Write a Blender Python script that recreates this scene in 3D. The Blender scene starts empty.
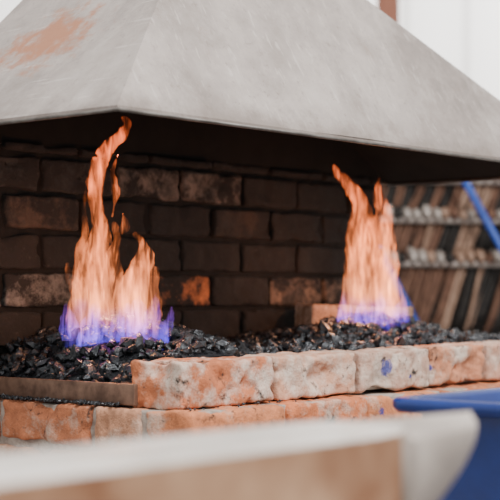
import bpy, bmesh, math, random
from mathutils import Vector, Matrix, noise
random.seed(7)
CAMZ=0.95
col=bpy.context.scene.collection

# ---------------- material helpers ----------------
def mat(name):
    m=bpy.data.materials.new(name); m.use_nodes=True
    nt=m.node_tree; b=nt.nodes['Principled BSDF']
    return m,nt,b
def N(nt,t,**kw):
    n=nt.nodes.new(t)
    for k,v in kw.items():
        if k.startswith('i_'): n.inputs[k[2:].replace('_',' ')].default_value=v
        else: setattr(n,k,v)
    return n
def ramp(nt,src,stops):
    r=nt.nodes.new('ShaderNodeValToRGB')
    e=r.color_ramp.elements
    while len(e)<len(stops): e.new(0.5)
    for i,(p,c) in enumerate(stops):
        e[i].position=p; e[i].color=c if len(c)==4 else (*c,1)
    nt.links.new(src,r.inputs['Fac']); return r
def g(v): return (v,v,v,1)
def noise_tex(nt,scale,detail=6,rough=.6,coord='Object',vec=None,mscale=None):
    n=nt.nodes.new('ShaderNodeTexNoise'); n.inputs['Scale'].default_value=scale
    n.inputs['Detail'].default_value=detail; n.inputs['Roughness'].default_value=rough
    if vec is None:
        tc=nt.nodes.new('ShaderNodeTexCoord'); vec=tc.outputs[coord]
    if mscale:
        mp=nt.nodes.new('ShaderNodeMapping'); mp.inputs['Scale'].default_value=mscale
        nt.links.new(vec,mp.inputs['Vector']); vec=mp.outputs['Vector']
    nt.links.new(vec,n.inputs['Vector']); return n
def mix(nt,fac,a,b,mode='MIX'):
    m=nt.nodes.new('ShaderNodeMix'); m.data_type='RGBA'; m.blend_type=mode
    for s,v in ((0,fac),(6,a),(7,b)):
        if hasattr(v,'links') or hasattr(v,'is_linked'): nt.links.new(v,m.inputs[s])
        else: m.inputs[s].default_value=v
    return m.outputs[2]
def bump(nt,b,h,strength=.4,dist=.01):
    n=nt.nodes.new('ShaderNodeBump'); n.inputs['Strength'].default_value=strength; n.inputs['Distance'].default_value=dist
    nt.links.new(h,n.inputs['Height']); nt.links.new(n.outputs[0],b.inputs['Normal'])

def simple(name,c1,c2,scale=20,rough=.6,metal=0,bs=.3,bd=.003):
    m,nt,b=mat(name)
    n=noise_tex(nt,scale)
    r=ramp(nt,n.outputs['Fac'],[(.35,(*c1,1)),(.65,(*c2,1))])
    nt.links.new(r.outputs[0],b.inputs['Base Color'])
    b.inputs['Roughness'].default_value=rough; b.inputs['Metallic'].default_value=metal
    bump(nt,b,n.outputs['Fac'],bs,bd)
    return m

def spot(nt,c,loc,rad,colr,nscale=60,lo=.33,hi=.40,k=-.22,top=.9):
    """paint splash / stain at a place on the object"""
    tc=N(nt,'ShaderNodeTexCoord'); mp=N(nt,'ShaderNodeMapping')
    mp.inputs['Location'].default_value=tuple(-l/r_ for l,r_ in zip(loc,rad)); mp.inputs['Scale'].default_value=tuple(1/r_ for r_ in rad)
    nt.links.new(tc.outputs['Object'],mp.inputs['Vector'])
    ln=N(nt,'ShaderNodeVectorMath',operation='LENGTH'); nt.links.new(mp.outputs[0],ln.inputs[0])
    nz=noise_tex(nt,nscale,6,.8)
    ml=N(nt,'ShaderNodeMath',operation='MULTIPLY_ADD'); nt.links.new(ln.outputs['Value'],ml.inputs[0]); ml.inputs[1].default_value=k
    nt.links.new(nz.outputs['Fac'],ml.inputs[2])
    rr=ramp(nt,ml.outputs[0],[(lo,g(0)),(hi,g(top))])
    return mix(nt,rr.outputs[0],c,colr)
# brick: per-brick colour attribute with grain, dust and soot
def brick_mat(name,dust_col,dust_lo,dust_hi,soot_lo,soot_hi,grain=.5,spots=()):
    m,nt,b=mat(name)
    at=N(nt,'ShaderNodeAttribute',attribute_name='bcol')
    n1=noise_tex(nt,38,8,.7); n2=noise_tex(nt,13,8,.7); n3=noise_tex(nt,140,4,.6)
    r1=ramp(nt,n1.outputs['Fac'],[(.3,g(.6)),(.7,g(1.2))])
    c=mix(nt,1.0,at.outputs['Color'],r1.outputs[0],'MULTIPLY')
    rd=ramp(nt,n2.outputs['Fac'],[(dust_lo,g(0)),(dust_hi,g(.88))])
    c=mix(nt,rd.outputs[0],c,dust_col)
    n4=noise_tex(nt,16,7,.75)
    rs=ramp(nt,n4.outputs['Fac'],[(soot_lo,g(1)),(soot_hi,g(0))])
    c=mix(nt,rs.outputs[0],c,(.015,.013,.012,1))
    n7=noise_tex(nt,90,4,.7); r7=ramp(nt,n7.outputs['Fac'],[(.30,g(.8)),(.38,g(0))])
    c=mix(nt,r7.outputs[0],c,(.05,.045,.04,1))
    for s in spots: c=spot(nt,c,*s)
    nt.links.new(c,b.inputs['Base Color'])
    b.inputs['Roughness'].default_value=.9
    h=mix(nt,.5,n1.outputs['Fac'],n3.outputs['Fac'])
    bump(nt,b,h,grain,.006)
    return m

PB=(.03,.05,.28,1)
Z=lambda r:CAMZ+r   # heights measured from eye level
M_ledge=brick_mat('ledge_brick',(.68,.59,.51,1),.46,.62,.35,.43,.9,
  [((2.185,1.54,Z(-.130)),(.020,.04,.018),PB),((2.25,1.54,Z(-.150)),(.008,.03,.006),PB),((2.33,1.54,Z(-.135)),(.008,.03,.010),PB)])
M_low=brick_mat('hearth_brick',(.60,.50,.42,1),.53,.70,.35,.42,.9,[((2.11,1.50,Z(-.205)),(.009,.03,.013),PB)])
M_wall=brick_mat('sooty_brick',(.030,.029,.028,1),.46,.66,.46,.60,.6)
M_mortar=simple('lime_mortar',(.26,.21,.18),(.44,.38,.33),60,.95,0,.6,.006)
M_soot=simple('sooty_mortar',(.003,.003,.003),(.010,.009,.008),40,.95,0,.6,.006)

# ---------------- mesh helpers ----------------
def rbox(l,w,h,r=.007,n=(6,3,3)):
    hx,hy,hz=l/2,w/2,h/2
    def ax(H,k):
        a=[-H,-H+r*.45,-H+r]+[(-H+r)+(2*(H-r))*i/k for i in range(1,k)]+[H-r,H-r*.45,H]
        return a
    A=[ax(hx,n[0]),ax(hy,n[1]),ax(hz,n[2])]; Hs=(hx,hy,hz)
    V=[];F=[]
    for axis in range(3):
        u,v=(axis+1)%3,(axis+2)%3
        for s in (-1,1):
            base=len(V); nu=len(A[u]); nv=len(A[v])
            for i in A[u]:
                for j in A[v]:
                    p=[0,0,0]; p[axis]=s*Hs[axis]; p[u]=i; p[v]=j
                    p=Vector(p); q=Vector([max(-Hs[k]+r,min(Hs[k]-r,p[k])) for k in range(3)])
                    d=p-q
                    V.append(q+d.normalized()*r)
            for i in range(nu-1):
                for j in range(nv-1):
                    a=base+i*nv+j; f=(a,a+nv,a+nv+1,a+1)
                    F.append(f if s>0 else f[::-1])
    return V,F
def finish(name,V,F,mats,smooth=True,parent=None,cols=None,merge=1e-5,fm=None):
    me=bpy.data.meshes.new(name); me.from_pydata([tuple(v) for v in V],[],F)
    if cols is not None:
        a=me.color_attributes.new('bcol','FLOAT_COLOR','POINT')
        for i,c in enumerate(cols): a.data[i].color=(*c,1)
    for m in (mats if isinstance(mats,list) else [mats]): me.materials.append(m)
    if fm:
        for p,i in zip(me.polygons,fm): p.material_index=i
    if merge:
        bm=bmesh.new(); bm.from_mesh(me); bmesh.ops.remove_doubles(bm,verts=bm.verts,dist=merge)
        bmesh.ops.recalc_face_normals(bm,faces=bm.faces); bm.to_mesh(me); bm.free()
    for p in me.polygons: p.use_smooth=smooth
    o=bpy.data.objects.new(name,me); col.objects.link(o)
    if parent: o.parent=parent
    return o
def empty(name):
    e=bpy.data.objects.new(name,None); col.objects.link(e); return e
class Acc:
    def __init__(s): s.V=[];s.F=[];s.C=[]
    def add(s,V,F,c=(.5,.5,.5)):
        b=len(s.V); s.V+=V; s.F+=[tuple(i+b for i in f) for f in F]; s.C+=[c]*len(V)
def place(V,loc,rz=0,rx=0,ry=0,amp=.002,ns=22,chip=0):
    M=Matrix.Translation(loc)@Matrix.Rotation(rz,4,'Z')@Matrix.Rotation(ry,4,'Y')@Matrix.Rotation(rx,4,'X')
    out=[]
    c=Vector(loc)
    for v in V:
        p=M@v
        nv=noise.noise_vector(p*ns)*amp+noise.noise_vector(p*ns*3.1)*amp*.45
        p=p+nv
        if chip:
            k=noise.noise(p*16+Vector((3,7,1)))
            if k>.15: p=p+(c-p).normalized()*chip*(k-.15)
            k=noise.noise(p*60)
            if k>.1: p=p+(c-p).normalized()*chip*.4*(k-.1)
        out.append(p)
    return out
def box(name,cx,cy,cz,l,w,h,m,parent=None,rz=0,r=.004,amp=0,smooth=True):
    V,F=rbox(l,w,h,r,(2,2,2)); V=place(V,(cx,cy,cz),rz,amp=amp)
    return finish(name,V,F,m,smooth,parent)

# ================= FORGE HEARTH =================
hearth=empty('brick_forge_hearth')
def rc(kind):
    return random.choice([(.62,.19,.075),(.64,.23,.10),(.54,.27,.16),(.48,.17,.08)])
# raised front ledge (top course)
A=Acc()
X0=1.630; yf=1.543; LT=Z(-.100); LH=.073
x=X0
lens=[.237,.227,.229,.205,.226,.228]
fixed=[(.54,.18,.08),(.60,.33,.22),(.53,.34,.26),(.58,.25,.14),(.55,.31,.22),(.5,.3,.2)]
for i,L in enumerate(lens):
    V,F=rbox(L-.012,.112,LH,.006,(40,16,14))
    V=place(V,(x+L/2,yf+.056+random.uniform(-.005,.005),LT-LH/2+random.uniform(-.003,.003)),
            random.uniform(-.02,.02),ry=random.uniform(-.010,.010),amp=.0035,ns=26,chip=.032)
    A.add(V,F,fixed[i]); x+=L
XR=x
finish('ledge_bricks',A.V,A.F,M_ledge,True,hearth,A.C)
box('ledge_mortar',(X0+.03+XR)/2,yf+.058,LT-LH/2-.007,XR-X0-.05,.072,.056,M_mortar,hearth,amp=.001)
# lower courses : front + left side, down to the floor
A=Acc()
LX=1.608; LY=1.500   # corner of hearth body
YB=2.13
pitch=.0775; zt=LT-LH-.002
k=0
while zt-pitch*k>0.06:
    zc=zt-.035-pitch*k
    x=LX
    offs=.112 if k%2 else .235
    first=True
    while x<XR-.02:
        L=offs if first else .228
        L=min(L,XR-x)
        if L>.05:
            V,F=rbox(L-.011,.10,.068,.008,(20,7,7) if k<2 else (3,2,2))
            V=place(V,(x+L/2,LY+.05+random.uniform(-.003,.003),zc+random.uniform(-.0015,.0015)),random.uniform(-.008,.008),amp=.004,chip=.026)
            A.add(V,F,rc('low'))
        x+=L; first=False
    y=LY+.102; first=True
    while y<YB:
        L=(.228 if k%2 else .114) if first else .228
        L=min(L,YB+.01-y)
        if L>.05:
            V,F=rbox(.10,L-.011,.068,.008,(7,20,7) if k<2 else (2,3,2))
            V=place(V,(LX+.05+random.uniform(-.003,.003),y+L/2,zc),random.uniform(-.008,.008),amp=.004,chip=.026)
            A.add(V,F,rc('low'))
        y+=L; first=False
    k+=1
finish('hearth_body_bricks',A.V,A.F,M_low,True,hearth,A.C)
bt=zt-.004
box('hearth_core',(LX+XR)/2,(LY+YB)/2,bt/2,XR-LX-.022,YB-LY-.022,bt,M_mortar,hearth,amp=.0015)
# steel retaining bar at left
M_bar=simple('rusty_bar',(.085,.045,.03),(.22,.13,.09),30,.55,.4,.4,.002)
box('retaining_bar',1.632,1.845,Z(-.156),.010,.42,.034,M_bar,hearth,r=.002,amp=.0006)

# back wall bricks
A=Acc()
wy=2.043; bl=.188; ph=.0715
WX0=1.47; WX1=2.885
zb=Z(.2605)
for r in range(-1,6):
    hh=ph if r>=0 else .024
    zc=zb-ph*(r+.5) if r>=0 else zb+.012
    x=WX0-(bl/2 if r%2 else 0)-.05
    while x<WX1:
        x0=max(x,WX0); x1=min(x+bl,WX1); L=x1-x0
        if L>.03:
            t=random.random()
            c=(.012,.0105,.0095) if t<.45 else ((.022,.018,.015) if t<.75 else ((.052,.034,.024) if t<.88 else (.042,.040,.038)))
            mid=(x0+x1)/2
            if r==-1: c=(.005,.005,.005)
            if r==3 and 1.99<mid<2.18: c=(.62,.20,.075)
            if r==3 and mid<1.90: c=(.19,.175,.16)
            if r==3 and 2.50<mid<2.80: c=(.24,.165,.12)
            if r==0 and 2.05<mid<2.45: c=(.19,.15,.125)
            if r==1 and 1.7<mid<1.95: c=(.07,.048,.036)
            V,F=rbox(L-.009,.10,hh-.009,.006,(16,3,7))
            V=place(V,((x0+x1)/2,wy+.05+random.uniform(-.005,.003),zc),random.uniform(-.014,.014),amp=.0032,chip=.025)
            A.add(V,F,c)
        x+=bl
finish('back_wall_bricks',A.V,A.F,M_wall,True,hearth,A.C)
box('back_wall_core',(WX0+WX1)/2,wy+.056,(bt+Z(.288))/2,WX1-WX0-.012,.088,Z(.288)-bt,M_soot,hearth,amp=.001)
box('back_wall_footing',(WX0+LX)/2-.01,wy+.056,bt/2,LX-WX0-.02,.088,bt,M_mortar,hearth)

# ================= COAL =================
def coal_h(x,y):
    e=min(1,max(0,(x-1.635)/.09)); e=e*e*(3-2*e)
    b=-.136+.026*min(1,max(0,(x-1.64)/.15))
    b+=e*.070*math.exp(-(((x-1.80)/.17)**2+((y-1.86)/.15)**2))
    b+=.062*math.exp(-(((x-2.52)/.21)**2+((y-1.83)/.14)**2))
    b+=e*.014*math.exp(-((y-2.04)/.08)**2)
    b+=e*.016*noise.noise(Vector((x*10,y*10,0)))
    return Z(b)
m,nt,b=mat('coal')
n=noise_tex(nt,120,4); r=ramp(nt,n.outputs['Fac'],[(.35,(.003,.0033,.004)),(.7,(.020,.021,.025))])
nt.links.new(r.outputs[0],b.inputs['Base Color'])
nr=noise_tex(nt,70,3); rr_=ramp(nt,nr.outputs['Fac'],[(.42,g(.22)),(.58,g(.55))]); nt.links.new(rr_.outputs[0],b.inputs['Roughness'])
b.inputs['Specular IOR Level'].default_value=.75
b.inputs['Specular Tint'].default_value=(.85,.92,1,1)
bump(nt,b,n.outputs['Fac'],.8,.004)
M_coal=m
ico=bmesh.new(); bmesh.ops.create_icosphere(ico,subdivisions=1,radius=1)
IV=[v.co.copy() for v in ico.verts]; IF=[tuple(v.index for v in f.verts) for f in ico.faces]; ico.free()
A=Acc()
XL=1.638
def chunk(x,y,z,s):
    R=Matrix.Rotation(random.random()*6.28,3,Vector((random.gauss(0,1),random.gauss(0,1),random.gauss(0,1))).normalized())
    sc=Vector((random.uniform(.7,1.4),random.uniform(.6,1.1),random.uniform(.45,.85)))*s
    V=[]
    for v in IV:
        q=v*random.uniform(.62,1.22); q=Vector((q.x*sc.x,q.y*sc.y,q.z*sc.z)); V.append(R@q+Vector((x,y,z)))
    A.add(V,IF)
cnt=0
while cnt<4300:
    x=random.uniform(XL+.006,XR-.02); y=random.uniform(1.662,2.03)
    s=random.choice([.005,.007,.009,.011,.014,.018])
    if x<1.66: s=min(s,.009)
    chunk(x,y,coal_h(x,y)+random.uniform(-.007,.007),s); cnt+=1
for i in range(260):
    y=random.uniform(1.66,2.02) ; x=random.uniform(LX+.003,1.625)
    chunk(x,y,zt+.003,random.choice([.002,.003,.004,.005]))
for i in range(30):
    chunk(random.uniform(1.62,1.9),random.uniform(1.506,1.54),zt+.002,random.choice([.0015,.002,.003]))
coal=finish('coal_bed',A.V,A.F,M_coal,False,None,None,merge=0)
V=[];F=[];nx,ny=90,22
for i in range(nx):
    for j in range(ny):
        y=1.64+(2.035-1.64)*j/(ny-1)
        x=XL+(XR-.02-XL)*i/(nx-1)
        V.append(Vector((x,y,coal_h(x,y)-(.006 if i else .04))))
for i in range(nx-1):
    for j in range(ny-1):
        a=i*ny+j; F.append((a,a+ny,a+ny+1,a+1))
o=finish('coal_fines',V,F,M_coal,True,None,merge=0); o.parent=coal

# loose firebrick behind right fire
V,F=rbox(.25,.10,.055,.009,(10,4,4)); V=place(V,(2.60,1.925,Z(-.048)),math.radians(-28),ry=.03,amp=.003,chip=.015)
finish('loose_firebrick',V,F,M_ledge,True,None,[(.36,.25,.19)]*len(V))

# ================= HOOD =================
m,nt,b=mat('hood_steel')
tc=N(nt,'ShaderNodeTexCoord')
n1=noise_tex(nt,4,9,.7); r1=ramp(nt,n1.outputs['Fac'],[(.32,(.225,.193,.175)),(.5,(.35,.308,.285)),(.68,(.48,.432,.405))])
n2=noise_tex(nt,14,10,.8,mscale=(1,1,.35)); r2=ramp(nt,n2.outputs['Fac'],[(.50,g(0)),(.70,g(.6))])
c=mix(nt,r2.outputs[0],r1.outputs[0],(.55,.50,.47,1))
n5=noise_tex(nt,3,3,.5,mscale=(40,2,9)); r5=ramp(nt,n5.outputs['Fac'],[(.63,g(0)),(.68,g(.35))])
c=mix(nt,r5.outputs[0],c,(.66,.61,.58,1))
n9=noise_tex(nt,60,6,.8); r9=ramp(nt,n9.outputs['Fac'],[(.33,g(.6)),(.43,g(0))]); c=mix(nt,r9.outputs[0],c,(.20,.16,.14,1))
mp=N(nt,'ShaderNodeMapping'); mp.inputs['Location'].default_value=(-1.642*4,-1.839*4.6,-(Z(.43))*8)
mp.inputs['Scale'].default_value=(4,4.6,8)
nt.links.new(tc.outputs['Object'],mp.inputs['Vector'])
ln=N(nt,'ShaderNodeVectorMath',operation='LENGTH'); nt.links.new(mp.outputs[0],ln.inputs[0])
n3=noise_tex(nt,26,8,.7)
sb=N(nt,'ShaderNodeMath',operation='SUBTRACT'); nt.links.new(n3.outputs['Fac'],sb.inputs[0])
ml=N(nt,'ShaderNodeMath',operation='MULTIPLY'); ml.inputs[1].default_value=.50; nt.links.new(ln.outputs['Value'],ml.inputs[0]); nt.links.new(ml.outputs[0],sb.inputs[1])
rr=ramp(nt,sb.outputs[0],[(.20,g(0)),(.40,g(.95))])
c=mix(nt,rr.outputs[0],c,(.38,.15,.07,1))
n6=noise_tex(nt,9,10,.85); r6=ramp(nt,n6.outputs['Fac'],[(.60,g(0)),(.70,g(.5))])
c=mix(nt,r6.outputs[0],c,(.32,.20,.14,1))
# darker tone, broken by noise, fading upward from the bottom edge
sz=N(nt,'ShaderNodeSeparateXYZ'); nt.links.new(tc.outputs['Object'],sz.inputs[0])
mz=N(nt,'ShaderNodeMapRange'); mz.inputs[1].default_value=Z(.272); mz.inputs[2].default_value=Z(.330); mz.inputs[3].default_value=.30; mz.inputs[4].default_value=-.05
nt.links.new(sz.outputs['Z'],mz.inputs[0])
n8=noise_tex(nt,12,6,.7); ad8=N(nt,'ShaderNodeMath',operation='MULTIPLY_ADD'); nt.links.new(n8.outputs['Fac'],ad8.inputs[0]); ad8.inputs[1].default_value=1.0; nt.links.new(mz.outputs[0],ad8.inputs[2])
r8=ramp(nt,ad8.outputs[0],[(.56,g(0)),(.85,g(.75))])
c=mix(nt,r8.outputs[0],c,(.19,.155,.135,1))
nt.links.new(c,b.inputs['Base Color']); b.inputs['Metallic'].default_value=.15; b.inputs['Roughness'].default_value=.45
bump(nt,b,n2.outputs['Fac'],.2,.005)
M_hood=m
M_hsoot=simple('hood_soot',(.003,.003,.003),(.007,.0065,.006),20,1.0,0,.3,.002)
hood=empty('steel_forge_hood')
x0,x1,y0,y1=1.470,2.915,1.511,2.055
HB=.275
B=[Vector((x0,y0,Z(HB))),Vector((x1,y0,Z(HB))),Vector((x1,y1,Z(HB))),Vector((x0,y1,Z(HB)))]
ty1=y1
T=[Vector((1.876,1.738,Z(.675))),Vector((2.127,1.738,Z(.675))),Vector((2.127,ty1,Z(.675))),Vector((1.890,ty1,Z(.665)))]
V=[];F=[]
def panel(a,b_,c_,d_,nu,nv,amp):
    base=len(V); nrm=(b_-a).cross(d_-a).normalized()
    for i in range(nu+1):
        for j in range(nv+1):
            s,t=i/nu,j/nv
            p=(a.lerp(b_,s)).lerp(d_.lerp(c_,s),t)
            w=math.sin(math.pi*s)*(1-.2*t)*math.sin(math.pi*min(1,.5*t+.08))
            p=p+nrm*amp*w*noise.noise(p*3.2)
            V.append(p)
    for i in range(nu):
        for j in range(nv):
            q=base+i*(nv+1)+j; F.append((q,q+nv+1,q+nv+2,q+1))
panel(B[0],B[1],T[1],T[0],30,16,.018)
panel(B[3],B[0],T[0],T[3],16,16,.014)
panel(B[1],B[2],T[2],T[1],16,16,.010)
panel(B[2],B[3],T[3],T[2],10,10,0)
L=[v+Vector((0,0,-.006)) for v in B]
for i in range(4):
    if i==2: continue
    j=(i+1)%4; panel(L[i],L[j],B[j],B[i],6,1,0)
U=[Vector((v.x,v.y,Z(2.2))) for v in T]
for i in range(4):
    j=(i+1)%4; panel(T[i],T[j],U[j],U[i],4,8,0)
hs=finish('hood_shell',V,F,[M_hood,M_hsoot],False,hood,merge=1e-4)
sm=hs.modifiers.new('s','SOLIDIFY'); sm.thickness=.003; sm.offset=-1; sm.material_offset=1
def tube(name,pts,r,m,parent=None,n=8,rads=None):
    V=[];F=[]
    for i,p in enumerate(pts):
        d=(pts[min(i+1,len(pts)-1)]-pts[max(i-1,0)]).normalized()
        a=d.orthogonal().normalized() if abs(d.z)>.9 else d.cross(Vector((0,0,1))).normalized()
        c2=d.cross(a); rr=rads[i] if rads else r
        for k in range(n):
            t=2*math.pi*k/n; V.append(p+a*math.cos(t)*rr+c2*math.sin(t)*rr)
    for i in range(len(pts)-1):
        for k in range(n):
            F.append((i*n+k,i*n+(k+1)%n,(i+1)*n+(k+1)%n,(i+1)*n+k))
    F.append(tuple(range(n))[::-1]); F.append(tuple(range((len(pts)-1)*n,len(pts)*n)))
    if name is None: return V,F
    return finish(name,V,F,m,True,parent,merge=0)
M_rim=simple('rim_steel',(.08,.072,.066),(.16,.15,.14),30,.5,.4)
e=.002; zr_=Z(HB-.006)
tube('rim_rod_front',[Vector((x0,y0+e,zr_)),Vector((x1,y0+e,zr_))],.003,M_rim,hood)
tube('rim_rod_left',[Vector((x0+e,y0,zr_)),Vector((x0+e,y1,zr_))],.003,M_rim,hood)
tube('rim_rod_right',[Vector((x1-e,y0,zr_)),Vector((x1-e,y1,zr_))],.003,M_rim,hood)

# ================= FLAMES =================
r_dir=Vector((.651,-.759,0)); d_dir=Vector((.759,.651,0))
def flame_mat(name,stops,strength,zmax,lo=.43,hi=.61,floor=.04,mid=.38,top=2.5,fade=None):
    m=bpy.data.materials.new(name); m.use_nodes=True; nt=m.node_tree; nt.nodes.clear()
    out=N(nt,'ShaderNodeOutputMaterial'); em=N(nt,'ShaderNodeEmission')
    nt.links.new(em.outputs[0],out.inputs['Volume'])
    tc=N(nt,'ShaderNodeTexCoord'); sp=N(nt,'ShaderNodeSeparateXYZ'); nt.links.new(tc.outputs['Object'],sp.inputs[0])
    dv=N(nt,'ShaderNodeMath',operation='DIVIDE'); dv.inputs[1].default_value=zmax; nt.links.new(sp.outputs['Z'],dv.inputs[0])
    nz=noise_tex(nt,18,2,.5)
    ad=N(nt,'ShaderNodeMath',operation='MULTIPLY_ADD'); nt.links.new(nz.outputs['Fac'],ad.inputs[0]); ad.inputs[1].default_value=.30
    sb=N(nt,'ShaderNodeMath',operation='SUBTRACT'); nt.links.new(dv.outputs[0],sb.inputs[0]); sb.inputs[1].default_value=.15
    nt.links.new(sb.outputs[0],ad.inputs[2])
    rc_=ramp(nt,ad.outputs[0],stops)
    nt.links.new(rc_.outputs[0],em.inputs['Color'])
    ns=noise_tex(nt,40,4,.6,mscale=(1.5,1.5,.26)); ns.inputs['Distortion'].default_value=1.4
    rs=ramp(nt,ns.outputs['Fac'],[(lo,g(floor)),((lo+hi)/2,g(mid)),(hi,g(top))])
    src=rs.outputs[0]
    if fade:   # gas density along the height of the flame
        rf=ramp(nt,ad.outputs[0],[(p,g(v)) for p,v in fade])
        mf=N(nt,'ShaderNodeMath',operation='MULTIPLY'); nt.links.new(src,mf.inputs[0]); nt.links.new(rf.outputs[0],mf.inputs[1]); src=mf.outputs[0]
    mu=N(nt,'ShaderNodeMath',operation='MULTIPLY'); nt.links.new(src,mu.inputs[0]); mu.inputs[1].default_value=strength
    nt.links.new(mu.outputs[0],em.inputs['Strength'])
    m.cycles.volume_step_rate=.2
    return m
M_fl=flame_mat('fire',[(0,(.30,.09,.50)),(.07,(.72,.19,.30)),(.15,(1,.27,.095)),(.5,(1,.225,.06)),(1,(1,.15,.04))],78,.36,
   fade=[(0,.30),(.12,.55),(.3,.75),(.6,1.0),(1,1.0)])
M_bl=flame_mat('blue_fire',[(0,(.13,.07,.9)),(.4,(.28,.09,.80)),(1,(.55,.15,.6))],44,.08,floor=.08,mid=.42,top=2.2,fade=[(0,1),(.5,.7),(1,.25)])
def flame(name,origin,px,tongues,blues,powr):
    root=empty(name); root.location=origin
    def build(nm,ts,m,voxel):
        V=[];F=[]
        for t in ts:
            v0=t[0]; pts=[];rad=[]
            P=t[1:]
            for i in range(len(P)-1):
                a=P[max(i-1,0)];b_=P[i];c_=P[i+1];d_=P[min(i+2,len(P)-1)]
                for k in range(6):
                    s=k/6
                    q=[.5*((2*b_[j])+(-a[j]+c_[j])*s+(2*a[j]-5*b_[j]+4*c_[j]-d_[j])*s*s+(-a[j]+3*b_[j]-3*c_[j]+d_[j])*s**3) for j in range(3)]
                    pts.append(r_dir*q[0]*px+d_dir*(v0*px+4*px*math.sin(q[1]*.05+v0))+Vector((0,0,q[1]*px))); rad.append(max(.8,q[2])*px)
            q=P[-1]; pts.append(r_dir*q[0]*px+d_dir*v0*px+Vector((0,0,q[1]*px))); rad.append(.8*px)
            v,f=tube(None,pts,.01,None,n=12,rads=rad); bb=len(V); V+=v; F+=[tuple(i+bb for i in ff) for ff in f]
        o=finish(nm,V,F,m,True,root,merge=0)
        rm=o.modifiers.new('r','REMESH'); rm.mode='VOXEL'; rm.voxel_size=voxel
        tx=bpy.data.textures.new(nm+'_t','CLOUDS'); tx.noise_scale=.030; tx.noise_depth=2
        dm=o.modifiers.new('d','DISPLACE'); dm.texture=tx; dm.strength=.013; dm.texture_coords='LOCAL'; dm.mid_level=.48
        return o
    build('flame_body',tongues,M_fl,.0022)
    build('blue_base',blues,M_bl,.0022)
    l=bpy.data.lights.new(name+'_glow','POINT'); l.energy=powr; l.color=(1,.42,.18); l.shadow_soft_size=.004
    lo=bpy.data.objects.new('glow',l); col.objects.link(lo); lo.parent=root; lo.location=(0,0,.09)
px=.00171
flame('forge_fire',Vector((1.744,1.807,Z(-.070))),px,[
 (0,(-8,-4,25),(-13,22,25),(-18,50,20),(-15,80,14),(-11,108,9),(-16,136,8),(-16,160,9),(-10,180,9),(2,194,7),(12,204,6),(16,213,4),(11,220,2)),
 (-6,(14,-4,22),(22,26,20),(26,52,17),(33,76,11),(32,92,6),(24,104,3)),
 (5,(-30,-2,13),(-37,18,9),(-37,40,7),(-43,60,4),(-45,74,1)),
 (10,(2,-4,18),(6,40,14),(0,75,9),(4,96,5),(1,116,2)),
 (-12,(-24,5,9),(-33,40,6),(-31,76,5),(-25,105,4),(-26,135,2),(-23,160,1)),
 (6,(0,120,1),(3,140,4),(0,165,3),(6,184,1)),
 (-4,(10,104,1),(13,112,4),(11,124,1)),
 (-8,(34,-4,14),(41,26,10),(42,50,6),(46,70,2)),
],[
 (0,(28,-4,19),(36,10,13),(42,24,8),(44,44,1)),
 (6,(46,-6,13),(52,6,9),(58,16,5),(60,30,1)),
 (-14,(10,-4,18),(12,14,12),(18,34,3)),
 (-14,(-14,-6,20),(-16,10,14),(-14,36,3)),
 (4,(-36,-6,14),(-42,10,10),(-46,34,2)),
 (-10,(22,-4,16),(26,18,12),(28,42,2)),
],1.5)
px=.00209
flame('forge_fire.001',Vector((2.478,1.796,Z(-.055))),px,[
 (0,(0,-6,22),(0,20,21),(1,50,18),(-2,80,15),(-6,105,11),(-12,125,8),(-22,140,6),(-31,149,4),(-35,158,1)),
 (-6,(8,-4,21),(12,30,17),(16,62,13),(14,90,11),(14,112,8),(8,130,5),(10,144,1)),
 (5,(-18,-4,14),(-17,30,11),(-16,60,8),(-17,90,6),(-14,112,4),(-18,132,2)),
 (6,(26,-4,14),(28,20,10),(26,42,6),(31,60,1)),
],[
 (0,(-20,-4,13),(-23,10,9),(-25,26,1)),(-12,(5,-6,15),(8,10,10),(10,30,2)),(-5,(26,-4,15),(32,10,9),(37,26,1)),(-12,(-4,-6,14),(-6,12,8),(-6,28,1)),
],1.5)

# ================= ANVIL (foreground) =================
anvil=empty('blacksmith_anvil')
ax,ay,at_=.976,.660,Z(-.104)
W=.095; LL=.58
cx=ax-LL/2; cy=ay+W/2
rings=[(.30,.19,-.30,0),(.30,.19,-.265,0),(.26,.15,-.245,0),(.16,.09,-.20,0),(.15,.08,-.165,0),(.22,.085,-.125,0),(.46,W,-.085,0),(LL,W,-.075,0),(LL,W,-.006,0),(LL-.008,W-.008,0,0)]
V=[];F=[]
nn=32
def rr_ring(lx,wy_,z,ox):
    out=[]
    for k in range(nn):
        t=2*math.pi*(k+.5)/nn; ct,st=math.cos(t),math.sin(t)
        p2=12; q=(abs(ct)**p2+abs(st)**p2)**(-1/p2)
        out.append(Vector((cx+ox+ct*q*lx/2,cy+st*q*wy_/2,at_+z)))
    return out
for R in rings: V+=rr_ring(*R)
for i in range(len(rings)-1):
    for k in range(nn):
        F.append((i*nn+k,i*nn+(k+1)%nn,(i+1)*nn+(k+1)%nn,(i+1)*nn+k))
F.append(tuple(range(nn))[::-1]); F.append(tuple(range((len(rings)-1)*nn,len(rings)*nn)))
fm=[0 if max(V[i].z for i in f)-min(V[i].z for i in f)<.012 and min(V[i].z for i in f)>at_-.01 else 1 for f in F]
M_side=simple('anvil_rust',(.20,.085,.04),(.42,.26,.16),9,.75,.1,.3,.003)
M_face=simple('anvil_face_steel',(.56,.52,.48),(.82,.78,.74),8,.45,.2,.1,.001)
finish('anvil_body',V,F,[M_face,M_side],False,anvil,merge=0,fm=fm)
V=[];F=[];ns=16;hn=24
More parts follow.
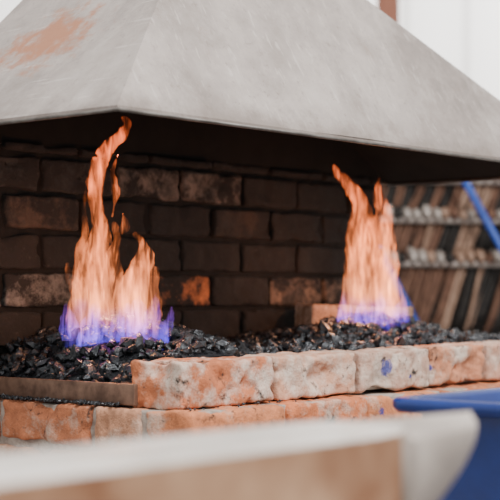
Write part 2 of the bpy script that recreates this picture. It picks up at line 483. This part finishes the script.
for i in range(ns):
    s=i/(ns-1); xx=ax-.01+.165*s
    w=W*.5*(1-s**1.8)**.7+.004; dp=.105*(1-s)**.75+.006
    for k in range(hn):
        t=2*math.pi*k/hn; yy=math.cos(t)*w; zz=math.sin(t)
        zz=(zz*.012 if zz>0 else zz*dp)
        V.append(Vector((xx,cy+yy,at_-.012+zz)))
for i in range(ns-1):
    for k in range(hn): F.append((i*hn+k,i*hn+(k+1)%hn,(i+1)*hn+(k+1)%hn,(i+1)*hn+k))
F.append(tuple(range(hn))[::-1]); F.append(tuple(range((ns-1)*hn,ns*hn)))
M_horn=simple('anvil_horn_steel',(.32,.28,.25),(.48,.43,.39),16,.5,.2,.1,.001)
finish('anvil_horn',V,F,M_horn,True,anvil,merge=0)
M_wood=simple('stump_wood',(.16,.10,.06),(.30,.20,.12),22,.85,0,.5,.006)
V=[];F=[];sn=40;zz=[0,.02,.25,.50,.535,at_-.30]
for i,z in enumerate(zz):
    for k in range(sn):
        t=2*math.pi*k/sn; rad=.215+.008*noise.noise(Vector((math.cos(t)*3,math.sin(t)*3,z*.8)))-(.01 if i in(0,5) else 0)
        V.append(Vector((cx+math.cos(t)*rad,cy+math.sin(t)*rad,z)))
for i in range(len(zz)-1):
    for k in range(sn): F.append((i*sn+k,i*sn+(k+1)%sn,(i+1)*sn+(k+1)%sn,(i+1)*sn+k))
F.append(tuple(range(sn))[::-1]); F.append(tuple(range((len(zz)-1)*sn,len(zz)*sn)))
finish('anvil_stump',V,F,M_wood,False,anvil,merge=0)

# ================= BLUE TROUGH =================
m,nt,b=mat('blue_plastic'); n=noise_tex(nt,8)
r=ramp(nt,n.outputs['Fac'],[(.35,(.003,.018,.13)),(.65,(.005,.032,.21))]); nt.links.new(r.outputs[0],b.inputs['Base Color']); b.inputs['Roughness'].default_value=.3
M_blue=m
tub=empty('blue_quench_trough')
tx0,tx1,ty0,ty1_=1.580,2.13,.50,1.122
tcx,tcy=(tx0+tx1)/2,(ty0+ty1_)/2
RT=Z(-.1345)
def rring(hx,hy,z,r=.05,nc=8):
    out=[]
    for (sx,sy,a0) in ((1,1,0),(-1,1,90),(-1,-1,180),(1,-1,270)):
        for k in range(nc):
            t=math.radians(a0+90*k/(nc-1))
            out.append(Vector((tcx+sx*(hx-r)+math.cos(t)*r,tcy+sy*(hy-r)+math.sin(t)*r,z)))
    return out
HX,HY=(tx1-tx0)/2,(ty1_-ty0)/2
prof=[(-.09,-.09,0.0),(-.085,-.085,.01),(-.045,-.045,.45),(-.040,-.040,.46),(-.040,-.040,.48),(-.045,-.045,.49),(-.028,-.028,RT-.045),(-.028,-.028,RT-.020),(-.004,-.004,RT-.018),(0,0,RT-.012),(0,0,RT-.004),(-.004,-.004,RT),(-.022,-.022,RT),(-.028,-.028,RT-.006),(-.05,-.05,.45),(-.09,-.09,.03)]
V=[];F=[]
for a,b2,z in prof: V+=rring(HX+a,HY+b2,z,r=.03)
M4=32
for i in range(len(prof)-1):
    for k in range(M4): F.append((i*M4+k,i*M4+(k+1)%M4,(i+1)*M4+(k+1)%M4,(i+1)*M4+k))
F.append(tuple(range(M4))[::-1]); F.append(tuple(range((len(prof)-1)*M4,len(prof)*M4)))
o=finish('trough_shell',V,F,M_blue,True,tub,merge=0)
es=o.modifiers.new('e','EDGE_SPLIT'); es.split_angle=math.radians(50)
m,nt,b=mat('quench_water'); b.inputs['Base Color'].default_value=(.01,.015,.03,1); b.inputs['Roughness'].default_value=.05; n=noise_tex(nt,10); bump(nt,b,n.outputs['Fac'],.1,.01)
finish('water',rring(HX-.042,HY-.042,RT-.12),[tuple(range(32))],m,False,tub,merge=0)

# ================= TOOL RACK =================
rack=empty('blacksmith_tool_rack')
RC=Vector((4.75,2.95,0)); ang=math.radians(-36)
def RL(u,v,z): return RC+Vector((math.cos(ang)*u-math.sin(ang)*v,math.sin(ang)*u+math.cos(ang)*v,z))
M_bfr=simple('blue_frame_paint',(.01,.045,.28),(.02,.08,.42),10,.45)
def bar(name,a,b_,r,m,parent): return tube(name,[a,b_],r,m,parent,n=10)
for i,u in enumerate((-1.0,1.2)):
    bar('post_%d'%i,RL(u,.12,0),RL(u,.12,Z(.50)),.018,M_bfr,rack)
    bar('foot_%d'%i,RL(u,-.30,.018),RL(u,.30,.018),.018,M_bfr,rack)
    bar('brace_%d'%i,RL(u,-.28,.02),RL(u,.12,Z(.2)),.014,M_bfr,rack)
bar('diagonal_0',RL(-.16,-.22,Z(.47)),RL(.38,-.22,Z(-.45)),.013,M_bfr,rack)
bar('diagonal_1',RL(-.52,-.20,Z(.30)),RL(-.12,-.20,Z(-.45)),.013,M_bfr,rack)
bar('lower_rail',RL(-1.0,-.19,Z(-.45)),RL(1.2,-.19,Z(-.45)),.016,M_bfr,rack)
M_rail=simple('rail_steel',(.24,.20,.18),(.38,.34,.31),20,.5,.2)
zr=[.43,.285,.125]
for i,z in enumerate(zr):
    for v in (-.125,.0,.06):
        bar('rail_%d_%d'%(i,int(v*100+20)),RL(-1.0,v,Z(z)-(.008 if v<-.1 else 0)),RL(1.2,v,Z(z)-(.008 if v<-.1 else 0)),.012 if v<-.1 else .010,M_rail,rack)
    for u in (-1.0,1.2): bar('arm_%d_%d'%(i,int(u*10)),RL(u,-.14,Z(z)),RL(u,.13,Z(z)),.011,M_bfr,rack)
mats=[simple('tool_rust',(.09,.042,.026),(.18,.092,.058),30,.7,.2),simple('tool_dark',(.010,.009,.009),(.028,.024,.021),30,.6,.4),
      simple('tool_tan',(.20,.115,.075),(.32,.21,.15),30,.6),simple('tool_light',(.26,.225,.20),(.42,.38,.345),30,.4,.2)]
V=[];F=[];FM=[]
def addm(v,f,mi):
    b_=len(V); V.extend(v); F.extend([tuple(i+b_ for i in ff) for ff in f]); FM.extend([mi]*len(f))
for ri,z in enumerate(zr):
  for lay,vv in enumerate((-.095,-.055,-.015,.015,.045)):
    u=-.95+random.uniform(0,.02)
    while u<1.15:
        if ri==2: tilt=random.uniform(-.085,-.05); ln=random.uniform(.25,.30)
        else: tilt=random.uniform(-.045,-.020); ln=random.uniform(.13,.16)
        if lay: mi=random.choice([1,1,1,1,0])
        else: mi=random.choice([0,0,0,1,1,2]) if ri==2 else random.choice([0,0,1,1,1,2])
        for s in (-1,1):
            v0=vv-.006+s*.004
            pts=[RL(u+s*.004,v0,Z(z+.03)),RL(u+s*.011+tilt*.3,v0-.003,Z(z-.04)),RL(u+s*.009+tilt,v0-.005,Z(z-ln*.7)),RL(u+s*.014+tilt*1.4,v0-.005,Z(z-ln))]
            v,f=tube(None,pts,.006,None,n=6,rads=[.010,.0085,.0085,.008]); addm(v,f,mi)
        if lay==0:
            jm=random.choice([2,3,3,2,0,1])
            k=random.uniform(.8,1.5)
            v,f=tube(None,[RL(u,-.155,Z(z+.004)),RL(u+.006,-.12,Z(z+.022*k)),RL(u+.01,-.05,Z(z+.036*k)),RL(u+.01,.03,Z(z+.044*k))],.01,None,n=8,rads=[.011,.018,.012,.007]); addm(v,f,jm)
        u+=random.uniform(.030,.042)
finish('hanging_tongs',V,F,mats,True,rack,merge=0,fm=FM)

# ================= ROOM =================
m,nt,b=mat('concrete_floor'); n=noise_tex(nt,3,8); r=ramp(nt,n.outputs['Fac'],[(.3,(.16,.15,.14)),(.7,(.30,.28,.26))]); nt.links.new(r.outputs[0],b.inputs['Base Color']); b.inputs['Roughness'].default_value=.85; bump(nt,b,n.outputs['Fac'],.3,.01)
def plane(name,vs,m): return finish(name,[Vector(v) for v in vs],[(0,1,2,3)],m,False,merge=0)
plane('floor',[(-4,-4,0),(9,-4,0),(9,7,0),(-4,7,0)],m)
m,nt,b=mat('white_boards')
tc=N(nt,'ShaderNodeTexCoord')
wv=N(nt,'ShaderNodeTexWave',wave_type='BANDS',bands_direction='DIAGONAL'); wv.inputs['Scale'].default_value=1.2
mpp=N(nt,'ShaderNodeMapping'); mpp.inputs['Scale'].default_value=(1,1,0); nt.links.new(tc.outputs['Object'],mpp.inputs[0]); nt.links.new(mpp.outputs[0],wv.inputs['Vector'])
r=ramp(nt,wv.outputs['Fac'],[(0,(.62,.60,.58)),(.08,(.84,.82,.80)),(1,(.88,.86,.84))])
nt.links.new(r.outputs[0],b.inputs['Base Color']); b.inputs['Roughness'].default_value=.8
plane('wall_back',[(-4,7,0),(9,7,0),(9,7,4),(-4,7,4)],m)
plane('wall_right',[(9,7,0),(9,-4,0),(9,-4,4),(9,7,4)],m)
M_post=simple('red_timber',(.24,.09,.06),(.34,.14,.09),8,.8)
box('timber_post',5.74,4.05,1.5,.10,.10,3.0,M_post,None,rz=math.radians(40))

# ================= LIGHT =================
w=bpy.data.worlds.new('world'); bpy.context.scene.world=w; w.use_nodes=True
bg=w.node_tree.nodes['Background']; bg.inputs[0].default_value=(1,.965,.935,1); bg.inputs[1].default_value=1.15
def area(name,loc,tgt,size,en,colr=(1,1,1)):
    l=bpy.data.lights.new(name,'AREA'); l.energy=en; l.size=size; l.color=colr
    o=bpy.data.objects.new(name,l); col.objects.link(o); o.location=loc
    o.rotation_euler=(Vector(tgt)-Vector(loc)).to_track_quat('-Z','Y').to_euler(); return o
area('added_front_area',(1.2,-1.0,4.6),(2,1.7,1),1.6,350,(1,.96,.92))  # added area light for hood contrast and coal highlights; no skylight there
area('far_wall_area',(7,4.5,3.8),(8,5.5,1.5),2.5,300)  # unseen area light aimed at the far wall corner; no window stands there

cam=bpy.data.cameras.new('camera'); co=bpy.data.objects.new('camera',cam); col.objects.link(co)
co.location=(0,0,CAMZ); co.rotation_euler=(math.radians(90),0,math.radians(-49.4))
cam.lens=105.1; cam.sensor_width=36; cam.shift_y=.092
cam.dof.use_dof=True; cam.dof.focus_distance=2.42; cam.dof.aperture_fstop=5.0
cam.clip_start=.05
bpy.context.scene.camera=co
